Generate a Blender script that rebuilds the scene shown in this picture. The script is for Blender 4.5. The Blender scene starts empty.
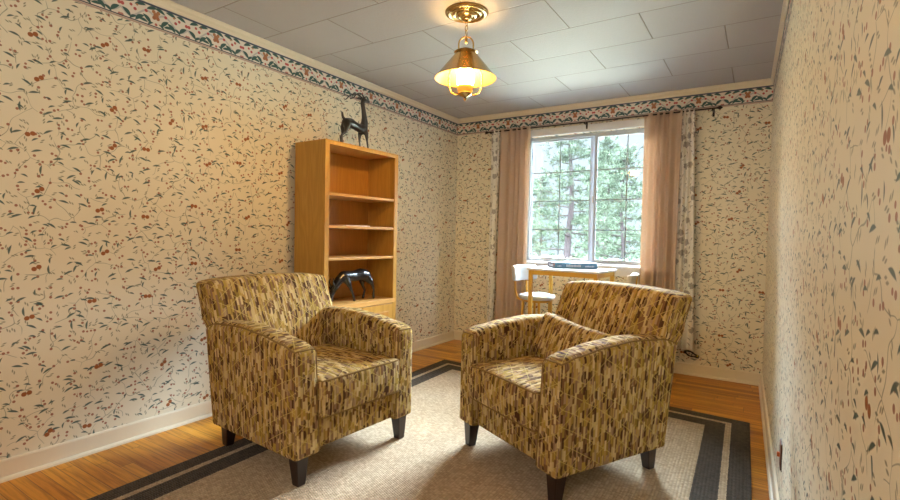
import bpy, bmesh, math, random
from mathutils import Vector, Matrix, Euler
R = math.radians
PI = math.pi
sc = bpy.context.scene
C = sc.collection
H = 2.44            # ceiling height
WX, WA = 2.9126, -0.0242   # right wall: x = WX + WA*y
YB = -6.3           # wall behind the camera

# ------------------------------------------------------------------ node DSL
class S:
    def __init__(s, t, sock): s.t, s.s = t, sock
    def _m(s, op, *a, clamp=False):
        n = s.t.nodes.new('ShaderNodeMath'); n.operation = op; n.use_clamp = clamp
        for i, x in enumerate((s,) + a):
            if isinstance(x, S): s.t.links.new(x.s, n.inputs[i])
            else: n.inputs[i].default_value = x
        return S(s.t, n.outputs[0])
    def __add__(s, o): return s._m('ADD', o)
    __radd__ = __add__
    def __sub__(s, o): return s._m('SUBTRACT', o)
    def __rsub__(s, o): return (s * -1) + o
    def __mul__(s, o): return s._m('MULTIPLY', o)
    __rmul__ = __mul__
    def __truediv__(s, o): return s._m('DIVIDE', o)
    def floor(s): return s._m('FLOOR')
    def fract(s): return s._m('FRACT')
    def abs(s): return s._m('ABSOLUTE')
    def sin(s): return s._m('SINE')
    def cos(s): return s._m('COSINE')
    def sqrt(s): return s._m('SQRT')
    def mod(s, o): return s._m('FLOORED_MODULO', o)
    def lt(s, o): return s._m('LESS_THAN', o)
    def gt(s, o): return s._m('GREATER_THAN', o)
    def mn(s, o): return s._m('MINIMUM', o)
    def mx(s, o): return s._m('MAXIMUM', o)
    def sat(s): return s._m('ADD', 0.0, clamp=True)
    def soft(s, w): return s._m('MULTIPLY_ADD', 1.0 / w, 0.5, clamp=True)   # smooth step of s > 0, width w

class Mat:
    def __init__(m, name):
        m.m = bpy.data.materials.new(name); m.m.use_nodes = True
        m.t = m.m.node_tree; m.n = m.t.nodes
        m.b = m.n['Principled BSDF']; m.out = m.n['Material Output']
    def node(m, typ, **kw):
        n = m.n.new(typ)
        for k, v in kw.items(): setattr(n, k, v)
        return n
    def put(m, sock, v):
        if isinstance(v, S): m.t.links.new(v.s, sock)
        elif isinstance(v, bpy.types.NodeSocket): m.t.links.new(v, sock)
        elif isinstance(v, tuple) and len(v) == 3 and sock.type == 'RGBA': sock.default_value = v + (1,)
        else: sock.default_value = v
    def set(m, **kw):
        names = dict(col='Base Color', rough='Roughness', metal='Metallic', spec='Specular IOR Level', normal='Normal',
                     emc='Emission Color', ems='Emission Strength', sheen='Sheen Weight', coat='Coat Weight', trans='Transmission Weight')
        for k, v in kw.items(): m.put(m.b.inputs[names[k]], v)
        return m
    def uv(m):
        n = m.node('ShaderNodeUVMap'); n.uv_map = 'UVMap'
        x = m.node('ShaderNodeSeparateXYZ'); m.t.links.new(n.outputs[0], x.inputs[0])
        return S(m.t, x.outputs[0]), S(m.t, x.outputs[1])
    def obj(m):
        n = m.node('ShaderNodeTexCoord'); x = m.node('ShaderNodeSeparateXYZ'); m.t.links.new(n.outputs['Object'], x.inputs[0])
        return tuple(S(m.t, x.outputs[i]) for i in range(3))
    def vec(m, x, y=0.0, z=0.0):
        n = m.node('ShaderNodeCombineXYZ')
        for i, v in enumerate((x, y, z)): m.put(n.inputs[i], v)
        return S(m.t, n.outputs[0])
    def white(m, x, y=0.0, z=0.0):
        n = m.node('ShaderNodeTexWhiteNoise', noise_dimensions='3D'); m.put(n.inputs['Vector'], m.vec(x, y, z))
        return S(m.t, n.outputs['Value'])
    def noise(m, v, scale, detail=2.0, rough=.5):
        n = m.node('ShaderNodeTexNoise'); m.put(n.inputs['Vector'], v)
        n.inputs['Scale'].default_value = scale; n.inputs['Detail'].default_value = detail; n.inputs['Roughness'].default_value = rough
        return S(m.t, n.outputs['Fac'])
    def ramp(m, fac, stops, const=False):
        n = m.node('ShaderNodeValToRGB'); r = n.color_ramp
        r.interpolation = 'CONSTANT' if const else 'LINEAR'
        while len(r.elements) < len(stops): r.elements.new(0.5)
        for e, (p, c) in zip(r.elements, stops): e.position = p; e.color = tuple(c) + (1,)
        m.put(n.inputs[0], fac); return S(m.t, n.outputs[0])
    def mix(m, f, a, b, mode='MIX'):
        n = m.node('ShaderNodeMix', data_type='RGBA', blend_type=mode)
        m.put(n.inputs[0], f); m.put(n.inputs[6], a); m.put(n.inputs[7], b); return S(m.t, n.outputs[2])
    def bump(m, h, strength=.3, dist=.002):
        n = m.node('ShaderNodeBump'); n.inputs['Strength'].default_value = strength; n.inputs['Distance'].default_value = dist
        m.put(n.inputs['Height'], h); m.put(m.b.inputs['Normal'], S(m.t, n.outputs[0])); return m
    def cells(m, u, v, scale, off=0.0, rnd=.9):
        n = m.node('ShaderNodeTexVoronoi', voronoi_dimensions='2D', feature='F1')
        uo, vo = u + off, v + off * .37
        m.put(n.inputs['Vector'], m.vec(uo, vo)); n.inputs['Scale'].default_value = scale; n.inputs['Randomness'].default_value = rnd
        p = m.node('ShaderNodeSeparateXYZ'); m.t.links.new(n.outputs['Position'], p.inputs[0])
        c = m.node('ShaderNodeSeparateColor'); m.t.links.new(n.outputs['Color'], c.inputs[0])
        return (uo - S(m.t, p.outputs[0]), vo - S(m.t, p.outputs[1])) + tuple(S(m.t, c.outputs[i]) for i in range(3))
def rot(x, y, a):
    c, s = a.cos(), a.sin(); return x * c + y * s, y * c - x * s
def leaf(x, y, a, b, curve=0.0, w=.0025):
    xx = x / a
    if curve: y = y + (xx * xx - .4) * curve
    return ((1.0 - xx * xx) * b - y.abs()).soft(w)
def ell(x, y, a, b, w=.15):
    x, y = x / a, y / b
    return (1.0 - (x * x + y * y)).soft(w)
def srgb(r, g, b):
    f = lambda c: (c / 255 / 12.92) if c <= 10 else ((c / 255 + .055) / 1.055) ** 2.4
    return (f(r), f(g), f(b))
M = {}
def simple(name, col, rough=.5, metal=0.0, **kw):
    m = Mat(name); m.set(col=col, rough=rough, metal=metal, **kw); M[name] = m.m; return m

# ------------------------------------------------------------------ materials
def wallpaper():
    m = Mat('wallpaper'); u, v = m.uv()
    wob = m.noise(m.vec(u, v), 6.0, 1.0)
    base = m.mix(wob, (.685, .63, .49), (.73, .675, .53))
    col = base
    # vine stems: wavy thin lines
    n = m.node('ShaderNodeTexVoronoi', voronoi_dimensions='2D', feature='DISTANCE_TO_EDGE')
    w1 = m.noise(m.vec(u, v, 3.3), 9.0, 1.0); w2 = m.noise(m.vec(u, v, 7.7), 9.0, 1.0)
    m.put(n.inputs['Vector'], m.vec(u + (w1 - .5) * .12, v + (w2 - .5) * .12)); n.inputs['Scale'].default_value = 7.5
    line = (0.010 - S(m.t, n.outputs['Distance'])).soft(.008) * (m.noise(m.vec(u, v, 1.7), 11.0, 0.0) - .43).soft(.04)
    col = m.mix(line * .75, col, (.20, .22, .16))
    # small grey green sprigs
    x, y, r, g, b = m.cells(u, v, 21.0, 3.1)
    lx, ly = rot(x, y, r * 6.28)
    k = leaf(lx, ly, .009, .0028).mx(leaf(lx - .009, ly - .007, .008, .0028))
    col = m.mix(k * g.gt(.15) * .8, col, (.16, .17, .11))
    # berries
    x, y, r, g, b = m.cells(u, v, 16.0, 9.7)
    lx, ly = rot(x, y, r * 6.28)
    k = ell(lx - .007, ly, .0062, .0062, .4).mx(ell(lx + .009, ly - .004, .0052, .0052, .4) * g.gt(.45))
    col = m.mix(k * b.gt(.2) * .85, col, (.27, .07, .035))
    # big leaves, mostly slanted
    for sc_, off, a, bb in ((10.6, 5.3, .0225, .0047), (13.5, 15.9, .0150, .0038)):
        x, y, r, g, b = m.cells(u, v, sc_, off)
        ang = (r - .5) * .55 + g.gt(.45) * .62 - .33 + g.gt(.86) * 1.1
        lx, ly = rot(x, y, ang)
        k = leaf(lx, ly, a, bb, .0035)
        col = m.mix(k * b.gt(.12) * .95, col, m.mix(g, (.035, .082, .080), (.06, .105, .092)))
    # paired rust flowers
    x, y, r, g, b = m.cells(u, v, 3.6, 1.3, .55)
    lx, ly = rot(x, y, r * 1.2)
    k = ell(lx - .010, ly, .0105, .0105, .4).mx(ell(lx + .010, ly - .003, .0105, .0105, .4))
    col = m.mix(k, col, (.30, .10, .03))
    # ---- border strip
    P_ = .355
    s = (u - .611 + P_ * 60).mod(P_) - P_ / 2      # -P/2..P/2, bunch at +-P/2
    s = s.abs() * -1 + P_ / 2                       # 0 at bunch .. P/2 between bunches
    t = v - (H - .183)                              # 0 .. .134
    bc = m.mix(0.0, (.68, .62, .54), (0, 0, 0))
    # soft grey-blue scroll
    bc = m.mix((0.006 - (t - .060 - (s * 35.4).sin() * .028).abs()).soft(.004) * .55, bc, (.26, .27, .31))
    q = P_ / 6
    for cx, cy, ang, a, b_, colr in (
            (.022, .109, -.30, .027, .0075, 'g'), (.082, .111, -.22, .027, .0075, 'g'), (.140, .109, -.30, .025, .0075, 'g'),
            (.045, .046, .80, .027, .0085, 'g'), (.086, .040, -.70, .027, .0085, 'g'), (.066, .032, .10, .022, .0065, 'g'),
            (.148, .045, .75, .026, .0085, 'g'), (.118, .030, -.55, .020, .006, 'g'), (.030, .026, -.6, .016, .005, 'g')):
        lx, ly = rot(s - cx, t - cy, m.vec(0) and S(m.t, m.node('ShaderNodeValue').outputs[0]) + ang)
        bc = m.mix(leaf(lx, ly, a * 1.12, b_ * 1.22, .006), bc, (.035, .095, .090))
    for cx, cy, rr, colr in ((0, .078, .017, (.36, .14, .06)), (.012, .094, .012, (.36, .16, .07)), (.010, .062, .012, (.34, .12, .05)),
                             (.052, .086, .010, (.42, .08, .08)), (.108, .074, .010, (.42, .08, .08)), (.128, .090, .009, (.42, .10, .09)),
                             (.170, .080, .011, (.45, .09, .09)), (.0, .028, .009, (.42, .12, .10)), (.172, .020, .010, (.40, .18, .15)), (.098, .100, .007, (.40, .2, .1))):
        bc = m.mix(ell(s - cx, t - cy, rr * .85, rr * .85, .35), bc, colr)
    bc = m.mix((.0055 - (t - .126).abs()).soft(.002), bc, (.055, .07, .11))
    bc = m.mix((.0030 - (t - .015).abs()).soft(.002), bc, (.06, .05, .07))
    bc = m.mix((.0045 - (t - .006).abs()).soft(.002), bc, (.42, .30, .24))
    col = m.mix(t.gt(0.0), col, bc)
    m.set(col=col, rough=.44, spec=.36)
    m.bump(m.noise(m.vec(u, v, 5.0), 260.0, 2.0), .06, .001)
    M['wallpaper'] = m.m
wallpaper()

def fabric():
    m = Mat('striped_fabric'); u, v = m.uv()
    w = .0122
    uw = u / w + 1000.0
    i = uw.floor(); fx = uw.fract()
    r1 = m.white(i, 3.0); r2 = m.white(i, 9.0)
    L = r1 * .022 + .034
    vv = v / L + r2 * 10.0 + 50.0
    j = vv.floor(); fy = vv.fract()
    r = m.white(i, j, 2.0)
    pal = [(.00, (0.399, 0.246, 0.070)), (.15, (0.294, 0.187, 0.043)), (.27, (0.494, 0.359, 0.155)), (.42, (0.190, 0.098, 0.038)), (.52, (0.370, 0.246, 0.052)),
           (.62, (0.247, 0.146, 0.078)), (.72, (0.570, 0.423, 0.207)), (.80, (0.081, 0.036, 0.015)), (.88, (0.342, 0.223, 0.115)), (.95, (0.237, 0.155, 0.030))]
    col = m.ramp(r, pal, True)
    # narrow side stripes inside each column
    fine = m.white((uw * 2.0).floor(), j, 5.0)
    col = m.mix(fine.gt(.72) * .55, col, m.mix(m.white((uw * 2.0).floor(), j, 6.0).gt(.5), (.10, .055, .02), (.48, .34, .14)))
    # half moons
    w3 = w * 2.0
    u3 = u / w3 + 500.0; i3 = u3.floor(); f3 = u3.fract()
    v3 = v / .055 + m.white(i3, 21.0) * 7.0 + 50.0; j3 = v3.floor(); g3 = v3.fract()
    moon = ell(f3 - .06, g3 - .5, .62, .42, .3) * f3.gt(.06) * m.white(i3, j3, 8.0).gt(.77)
    col = m.mix(moon * .85, col, (.072, .032, .012))
    # thin yellow-green diagonal threads
    d1 = ((u * 1.0 + v * 1.6) / .125 + 40.0).fract() - .5
    d2 = ((u * 1.0 - v * 1.6) / .125 + 40.3).fract() - .5
    thr = (.023 - d1.abs()).soft(.015).mx((.023 - d2.abs()).soft(.015)) * m.noise(m.vec(u, v), 30.0, 0.0).gt(.34)
    col = m.mix(thr * .65, col, (.56, .43, .13))
    m.set(col=col, rough=.9, spec=.12)
    m.bump(m.noise(m.vec(u * 1.0, v * 1.0), 700.0, 1.0) + fx * .3, .25, .001)
    M['fabric'] = m.m
fabric()

def floor_mat():
    m = Mat('oak_floor'); u, v = m.uv()
    w = .0575
    vw = v / w + 300.0; i = vw.floor(); fy = vw.fract()
    L = m.white(i, 1.0) * .5 + .75
    uu = u / L + m.white(i, 2.0) * 9.0 + 30.0; j = uu.floor(); fx = uu.fract()
    r = m.white(i, j)
    grain = m.noise(m.vec(u * 2.2, v * 42.0, r * 13.0), 1.6, 4.0, .6)
    big = m.noise(m.vec(u * 1.4, v * 12.0, r * 31.0), 1.0, 2.0)
    col = m.ramp(r, [(0, (.44, .168, .013)), (.3, (.58, .235, .020)), (.6, (.70, .325, .034)), (.85, (.60, .255, .022)), (1, (.32, .100, .008))])
    col = m.mix((grain - .42).sat() * 2.4, col, (.15, .045, .006))
    col = m.mix((big - .55).sat() * 1.5, col, (.68, .33, .05))
    gap = ((fy - .5).abs() - .478).soft(.02).mx(((fx - .5).abs() - .4985).soft(.001))
    col = m.mix(gap * .8, col, (.08, .03, .01))
    m.set(col=col, rough=m.ramp(grain, [(0, (.28, .28, .28)), (1, (.42, .42, .42))]), spec=.25)
    m.bump((1.0 - gap) + grain * .1, .25, .002)
    M['floor'] = m.m
floor_mat()

def ceiling_mat():
    m = Mat('ceiling_tile'); u, v = m.uv()
    h = .4175
    row = (v * -1 - .019) / h + 40.0
    k = row.floor(); fr = row.fract()
    odd = k.mod(2.0)
    cu = (u - 2.645 + odd * .405) / .812 + 40.0
    fu = cu.fract(); tid = m.white(cu.floor(), k)
    dv = ((fr - .5).abs() * -1 + .5) * h
    du = ((fu - .5).abs() * -1 + .5) * .812
    d = dv.mn(du)
    groove = (.0032 - d).soft(.0015)
    tex = m.noise(m.vec(u, v), 55.0, 4.0, .65)
    col = m.mix(tid, (.44, .425, .425), (.47, .455, .455))
    col = m.mix(groove * .65, col, (.20, .15, .10))
    m.set(col=col, rough=.7, spec=.25)
    m.bump((d / .007).sat() * 2.0 + tex * .9, .6, .003)
    M['ceiling'] = m.m
ceiling_mat()

def oak(name, a, b, c, scale=1.0, along=2):
    m = Mat(name); x, y, z = m.obj()
    ax = [x * 26.0, y * 26.0, z * 26.0]; ax[along] = [x, y, z][along] * 1.6
    g = m.noise(m.vec(*ax), 1.0 * scale, 4.0, .6)
    ax2 = [x * 7.0, y * 7.0, z * 7.0]; ax2[along] = [x, y, z][along] * .9
    g2 = m.noise(m.vec(*ax2), 1.3, 2.0)
    ring = ((g2 * 60.0).sin() * .5 + .5)
    col = m.mix(g, a, b); col = m.mix(ring * .35, col, c)
    m.set(col=col, rough=.38, spec=.4); m.bump(g, .08, .001); M[name] = m.m
oak('oak_vertical', (.40, .205, .030), (.52, .285, .055), (.30, .135, .018))
oak('oak_level', (.52, .27, .07), (.62, .35, .11), (.42, .20, .045), along=1)
oak('oak_inside', (.40, .18, .028), (.50, .24, .045), (.33, .135, .02))

def rug_mat():
    m = Mat('woven_rug'); u, v = m.uv()    # u 0..W across, v 0..L from the far edge, metres
    RW, RL = 2.40, 3.10
    e = u.mn(RW - u).mn(v.mn(RL - v))
    ca, sa = .015, .011
    wu = ((u / ca).fract() - .5).abs(); wv = ((v / sa + (u / ca).floor() * .5).fract() - .5).abs()
    loop = (1.0 - (wu + wv)).sat()
    jit = m.white((u / ca).floor(), (v / sa).floor())
    nb = m.noise(m.vec(u, v), 14.0, 2.0)
    beige = m.mix(jit, (.36, .265, .165), (.56, .435, .29)); beige = m.mix((nb - .4).sat(), beige, (.46, .36, .245)); beige = m.mix((.55 - loop).sat() * .9, beige, (.20, .15, .095))
    dark = m.mix(jit, (.032, .023, .014), (.064, .047, .031))
    e2 = e + (m.noise(m.vec(u, v), 120.0, 0.0) - .5) * .006
    isd = (e2.lt(.098) + e2.gt(.130) * e2.lt(.238)).sat()
    col = m.mix(isd, beige, dark)
    m.set(col=col, rough=.95, spec=.1, sheen=.1)
    m.bump(loop, .9, .006); M['rug'] = m.m
rug_mat()

def cloth(name, col, trans=.45, pattern=False):
    m = Mat(name)
    c = col
    if pattern:
        u, v = m.uv()
        x, y, r, g, b = m.cells(u, v, 11.0, 2.0)
        nz = m.noise(m.vec(u, v), 60.0, 2.0)
        k = (.026 - (x * x + y * y).sqrt() + (nz - .5) * .035).soft(.004) * g.gt(.35)
        x2, y2, r2, g2, b2 = m.cells(u, v, 26.0, 7.0)
        lx, ly = rot(x2, y2, r2 * 6.28)
        k = k.mx(leaf(lx, ly, .016, .004) * g2.gt(.5))
        c = m.mix(k * .7, c, (.26, .23, .21))
    d = m.node('ShaderNodeBsdfDiffuse'); m.put(d.inputs[0], c)
    t = m.node('ShaderNodeBsdfTranslucent'); m.put(t.inputs[0], c)
    mx = m.node('ShaderNodeMixShader'); mx.inputs[0].default_value = trans
    m.t.links.new(d.outputs[0], mx.inputs[1]); m.t.links.new(t.outputs[0], mx.inputs[2]); m.t.links.new(mx.outputs[0], m.out.inputs[0])
    M[name] = m.m
cloth('peach_cloth', (.60, .46, .345), .26)
cloth('floral_sheer', (.84, .82, .76), .2, True)

simple('trim_paint', (.70, .62, .47), .4)
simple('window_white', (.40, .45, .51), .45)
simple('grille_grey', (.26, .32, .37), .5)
simple('sill_paint', (.66, .66, .66), .35)
simple('leg_wood', (.022, .010, .007), .3)
simple('black_metal', (.012, .011, .012), .22, 0.0, spec=.6)
simple('bronze_black', (.011, .0095, .009), .36, 0.0, spec=.6)
simple('brass', (.72, .45, .14), .25, 1.0)
simple('brass_aged', (.46, .34, .16), .24, 1.0)
simple('gold_paint', (.55, .30, .035), .38)
simple('white_vinyl', (.47, .50, .54), .4)
simple('cream_vinyl', (.62, .58, .52), .5)
simple('white_laminate', (.60, .61, .66), .3)
simple('rod_iron', (.03, .022, .018), .4, .6)
simple('box_blue', (.075, .19, .30), .4)
simple('box_navy', (.04, .045, .085), .4)
simple('print_pale', (.55, .60, .66), .5)
simple('print_orange', (.65, .16, .04), .5)
simple('paper', (.72, .62, .52), .7)
simple('plastic_black', (.012, .012, .014), .4)
simple('plate_brown', (.12, .045, .02), .4)
simple('plate_dark', (.02, .03, .025), .4)
simple('tag_yellow', (.6, .42, .04), .5)
simple('outlet_ivory', (.62, .52, .36), .4)
simple('cup_glass', (.75, .50, .12), .35)
simple('shade_inside', (.17, .10, .02), .45)
simple('plain_paint', (.66, .58, .44), .6)
m = Mat('bark'); x, y, z = m.obj()
n_ = m.noise(m.vec(x * 9.0, y * 9.0, z * 2.5), 1.5, 4.0)
m.set(col=m.mix(n_, (.007, .0055, .006), (.018, .0145, .0145)), rough=1.0, spec=0.0); m.bump(n_, .8, .03); M['bark'] = m.m
m = Mat('needles'); x, y, z = m.obj()
m.set(col=m.mix(m.noise(m.vec(x, y, z), 1.6, 2.0), (.0125, .0165, .0110), (.0215, .0275, .0185)), rough=.8)
m.set(spec=0.0, rough=1.0)
M['needles'] = m.m
m = Mat('lawn'); x, y, z = m.obj()
m.set(spec=0.0, col=m.mix(m.noise(m.vec(x, y, z), .8, 4.0), (.115, .110, .085), (.15, .145, .11)), rough=.95); M['lawn'] = m.m
# window glass: clear pane with a plain reflection
m = Mat('pane_glass')
tr = m.node('ShaderNodeBsdfTransparent'); tr.inputs[0].default_value = (.93, .96, .96, 1)
gl = m.node('ShaderNodeBsdfGlossy'); gl.inputs['Roughness'].default_value = .02
fr = m.node('ShaderNodeFresnel'); fr.inputs[0].default_value = 1.5
mx = m.node('ShaderNodeMixShader')
m.t.links.new(fr.outputs[0], mx.inputs[0]); m.t.links.new(tr.outputs[0], mx.inputs[1]); m.t.links.new(gl.outputs[0], mx.inputs[2]); m.t.links.new(mx.outputs[0], m.out.inputs[0])
M['pane_glass'] = m.m
LAMP = 250.0
SKY_LOW, SKY_HIGH = 0.85, 185.0
m = Mat('lit_globe'); m.set(col=(1, .9, .7), rough=.4, emc=(1.0, .61, .225), ems=LAMP); M['lit_globe'] = m.m

# ------------------------------------------------------------------ mesh helpers
def link(name, me, mat, parent=None, smooth=True, loc=None, rotz=None):
    o = bpy.data.objects.new(name, me); C.objects.link(o)
    if mat:
        for k in (mat if isinstance(mat, (list, tuple)) else [mat]): me.materials.append(M[k])
    if smooth:
        for p in me.polygons: p.use_smooth = True
        me.set_sharp_from_angle(angle=R(40))
    if parent: o.parent = parent
    if loc is not None: o.location = loc
    if rotz is not None: o.rotation_euler = (0, 0, rotz)
    return o
def obj(name, bm, mat, parent=None, smooth=False, **kw):
    me = bpy.data.meshes.new(name); bm.normal_update(); bm.to_mesh(me); bm.free()
    return link(name, me, mat, parent, smooth, **kw)
def tag(o, label=None, cat=None, group=None, kind=None):
    if label: o['label'] = label
    if cat: o['category'] = cat
    if group: o['group'] = group
    if kind: o['kind'] = kind
    return o
def thing(name, label, cat, loc=(0, 0, 0), rotz=0.0, group=None):
    o = bpy.data.objects.new(name, None); C.objects.link(o); o.empty_display_size = .1
    o.location = loc; o.rotation_euler = (0, 0, rotz)
    return tag(o, label, cat, group)
def NB(): return bmesh.new()
def box(bm, x0, x1, y0, y1, z0, z1, bev=0.0, mi=0):
    vs = [bm.verts.new((x, y, z)) for x in (x0, x1) for y in (y0, y1) for z in (z0, z1)]
    fs = [bm.faces.new([vs[i] for i in f]) for f in ((0, 1, 3, 2), (4, 6, 7, 5), (0, 4, 5, 1), (2, 3, 7, 6), (0, 2, 6, 4), (1, 5, 7, 3))]
    for f in fs: f.material_index = mi
    if bev: bmesh.ops.bevel(bm, geom=list({e for f in fs for e in f.edges}), offset=bev, segments=2, affect='EDGES', profile=.6)
def tube(bm, pts, r, n=8, closed=False, cap=True, radii=None):
    pts = [Vector(p) for p in pts]; N = len(pts); rings = []
    up = Vector((0, 0, 1)); prev = None
    for i, p in enumerate(pts):
        a = pts[(i - 1) % N] if (closed or i) else pts[0]; b = pts[(i + 1) % N] if (closed or i < N - 1) else pts[-1]
        t = (b - a).normalized()
        if prev is None:
            ref = up if abs(t.z) < .9 else Vector((1, 0, 0)); s = t.cross(ref).normalized()
        else:
            s = (prev - t * prev.dot(t)).normalized()
        prev = s; q = t.cross(s); rr = radii[i] if radii else r
        rings.append([bm.verts.new(p + (s * math.cos(2 * PI * k / n) + q * math.sin(2 * PI * k / n)) * rr) for k in range(n)])
    for i in range(N if closed else N - 1):
        A, B = rings[i], rings[(i + 1) % N]
        for k in range(n): bm.faces.new((A[k], A[(k + 1) % n], B[(k + 1) % n], B[k]))
    if cap and not closed:
        bm.faces.new(rings[0][::-1]); bm.faces.new(rings[-1])
def lathe(bm, prof, n=40, cx=0, cy=0, mi=0):
    rings = []
    for r, z in prof:
        if r < 1e-6: rings.append([bm.verts.new((cx, cy, z))])
        else: rings.append([bm.verts.new((cx + r * math.cos(2 * PI * k / n), cy + r * math.sin(2 * PI * k / n), z)) for k in range(n)])
    for A, B in zip(rings, rings[1:]):
        for k in range(n):
            a = [A[k % len(A)], A[(k + 1) % n % len(A)], B[(k + 1) % n % len(B)], B[k % len(B)]]
            u = []
            for w in a:
                if w not in u: u.append(w)
            if len(u) >= 3:
                f = bm.faces.new(u); f.material_index = mi
def recalc(bm): bmesh.ops.recalc_face_normals(bm, faces=bm.faces[:]); return bm
def axis_coords(h, r, n, nr=3):
    a = [h - r + r * math.tan(R(45) * k / nr) for k in range(nr, -1, -1)]
    inner = [(-(h - r)) + 2 * (h - r) * k / n for k in range(1, n)]
    return [-c for c in a] + inner + a[::-1]
def rmap(p, h, r, rb=None):
    rr = r
    if rb is not None:
        k = (p[2] / h[2] + 1) / 2; rr = rb + (r - rb) * k
    q = [max(-(h[i] - rr), min(h[i] - rr, p[i])) for i in range(3)]
    d = Vector([p[i] - q[i] for i in range(3)]); l = d.length
    return Vector(q) + (d * (rr / l) if l > 1e-9 else d)
def rbox(bm, h, r, n=(8, 8, 8), deform=None, uvf=None, rb=None):
    uvl = bm.loops.layers.uv.get('UVMap') or bm.loops.layers.uv.new('UVMap')
    ax = [axis_coords(h[i], r, n[i]) for i in range(3)]; cache = {}
    def V(p):
        q = rmap(p, h, r, rb); key = tuple(round(c, 5) for c in p)
        if key not in cache: cache[key] = bm.verts.new(deform(q) if deform else q)
        return cache[key]
    def default(p, a, s): return (p[1], p[2]) if a == 0 else (p[0], p[2]) if a == 1 else (p[1], p[0])
    uvf = uvf or default
    for a in range(3):
        b, c = [(1, 2), (2, 0), (0, 1)][a]
        for s in (-1, 1):
            for i in range(len(ax[b]) - 1):
                for j in range(len(ax[c]) - 1):
                    ps = []
                    for (di, dj) in ((0, 0), (1, 0), (1, 1), (0, 1)):
                        p = [0, 0, 0]; p[a] = s * h[a]; p[b] = ax[b][i + di]; p[c] = ax[c][j + dj]; ps.append(tuple(p))
                    if s < 0: ps = ps[::-1]
                    vs = [V(p) for p in ps]
                    if len(set(vs)) < 4: continue
                    f = bm.faces.new(vs); f.smooth = True
                    for l, p in zip(f.loops, ps): l[uvl].uv = uvf(p, a, s)
def lerp(a, b, t): return a + (b - a) * t
def interp(x, tab):
    if x <= tab[0][0]: return tab[0][1]
    for (a, va), (b, vb) in zip(tab, tab[1:]):
        if x <= b:
            t = (x - a) / (b - a); t = t * t * (3 - 2 * t); return lerp(va, vb, t)
    return tab[-1][1]
def uvquad(bm, pts, uvs, mi=0):
    uvl = bm.loops.layers.uv.get('UVMap') or bm.loops.layers.uv.new('UVMap')
    f = bm.faces.new([bm.verts.new(p) for p in pts]); f.material_index = mi
    for l, uv in zip(f.loops, uvs): l[uvl].uv = uv
    return f
def skin(name, nodes, edges, mat, parent=None, levels=2, remesh=True):
    """nodes: list of (x, y, z, radius); tapered limbs fused into one continuous surface"""
    bm = NB()
    for a, b in edges:
        A, B = nodes[a], nodes[b]; tube(bm, [A[:3], B[:3]], 0, 14, radii=[A[3] * .86, B[3] * .86])
    for n in nodes:
        bmesh.ops.create_icosphere(bm, subdivisions=2, radius=n[3] * .87, matrix=Matrix.Translation(n[:3]))
    bmesh.ops.recalc_face_normals(bm, faces=bm.faces[:])
    me = bpy.data.meshes.new(name); bm.to_mesh(me); bm.free()
    o = bpy.data.objects.new(name, me); C.objects.link(o)
    rm = o.modifiers.new('r', 'REMESH'); rm.mode = 'VOXEL'; rm.voxel_size = .0030; rm.use_smooth_shade = True
    sm = o.modifiers.new('m', 'SMOOTH'); sm.factor = .5; sm.iterations = 12
    dg = bpy.context.evaluated_depsgraph_get(); dg.update()
    nm = bpy.data.meshes.new_from_object(o.evaluated_get(dg))
    bpy.data.objects.remove(o); bpy.data.meshes.remove(me); nm.name = name
    if len(nm.vertices) < 50: print('EMPTY BODY', name)
    o = link(name, nm, mat, parent, False)
    for p in nm.polygons: p.use_smooth = True
    return o

# ------------------------------------------------------------------ room shell
def struct(name, bm, mat, parent=None, **kw):
    o = obj(name, bm, mat, parent, **kw); o['kind'] = 'structure'; return o
def rx(y): return WX + WA * y
T = .14
bm = NB(); uvquad(bm, [(-T, YB - T, 0), (rx(YB) + T, YB - T, 0), (rx(0) + T + .05, T, 0), (-T, T, 0)], [(-T, YB - T), (rx(YB) + T, YB - T), (rx(0) + T + .05, T), (-T, T)])
g = bmesh.ops.extrude_face_region(bm, geom=bm.faces[:]); bmesh.ops.translate(bm, verts=[v for v in g['geom'] if isinstance(v, bmesh.types.BMVert)], vec=(0, 0, -.1))
struct('floor', recalc(bm), 'floor')
bm = NB(); uvquad(bm, [(-T, T, H), (rx(0) + T + .05, T, H), (rx(YB) + T, YB - T, H), (-T, YB - T, H)], [(-T, T), (rx(0) + T + .05, T), (rx(YB) + T, YB - T), (-T, YB - T)])
g = bmesh.ops.extrude_face_region(bm, geom=bm.faces[:]); bmesh.ops.translate(bm, verts=[v for v in g['geom'] if isinstance(v, bmesh.types.BMVert)], vec=(0, 0, .1))
struct('ceiling', recalc(bm), 'ceiling')
def wall_uv(bm, axis):
    uvl = bm.loops.layers.uv.get('UVMap') or bm.loops.layers.uv.new('UVMap')
    for f in bm.faces:
        for l in f.loops: l[uvl].uv = (l.vert.co[axis] if axis == 0 else l.vert.co[1] + .0, l.vert.co.z)
def hexa(bm, b4, z0, z1):
    lo = [bm.verts.new((x, y, z0)) for x, y in b4]; hi = [bm.verts.new((x, y, z1)) for x, y in b4]
    bm.faces.new(lo[::-1]); bm.faces.new(hi)
    for i in range(4): bm.faces.new((lo[i], lo[(i + 1) % 4], hi[(i + 1) % 4], hi[i]))
bm = NB(); box(bm, -T, 0, YB, 0, 0, H); wall_uv(bm, 1)
uvl = bm.loops.layers.uv['UVMap']
for f in bm.faces:
    for l in f.loops: l[uvl].uv.x += 1.073 + .611
struct('wall_left', bm, 'wallpaper')
bm = NB(); hexa(bm, [(rx(0), 0), (rx(YB), YB), (rx(YB) + T, YB), (rx(0) + T, 0)][::-1], 0, H); recalc(bm); wall_uv(bm, 1); struct('wall_right', bm, 'wallpaper')
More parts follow.
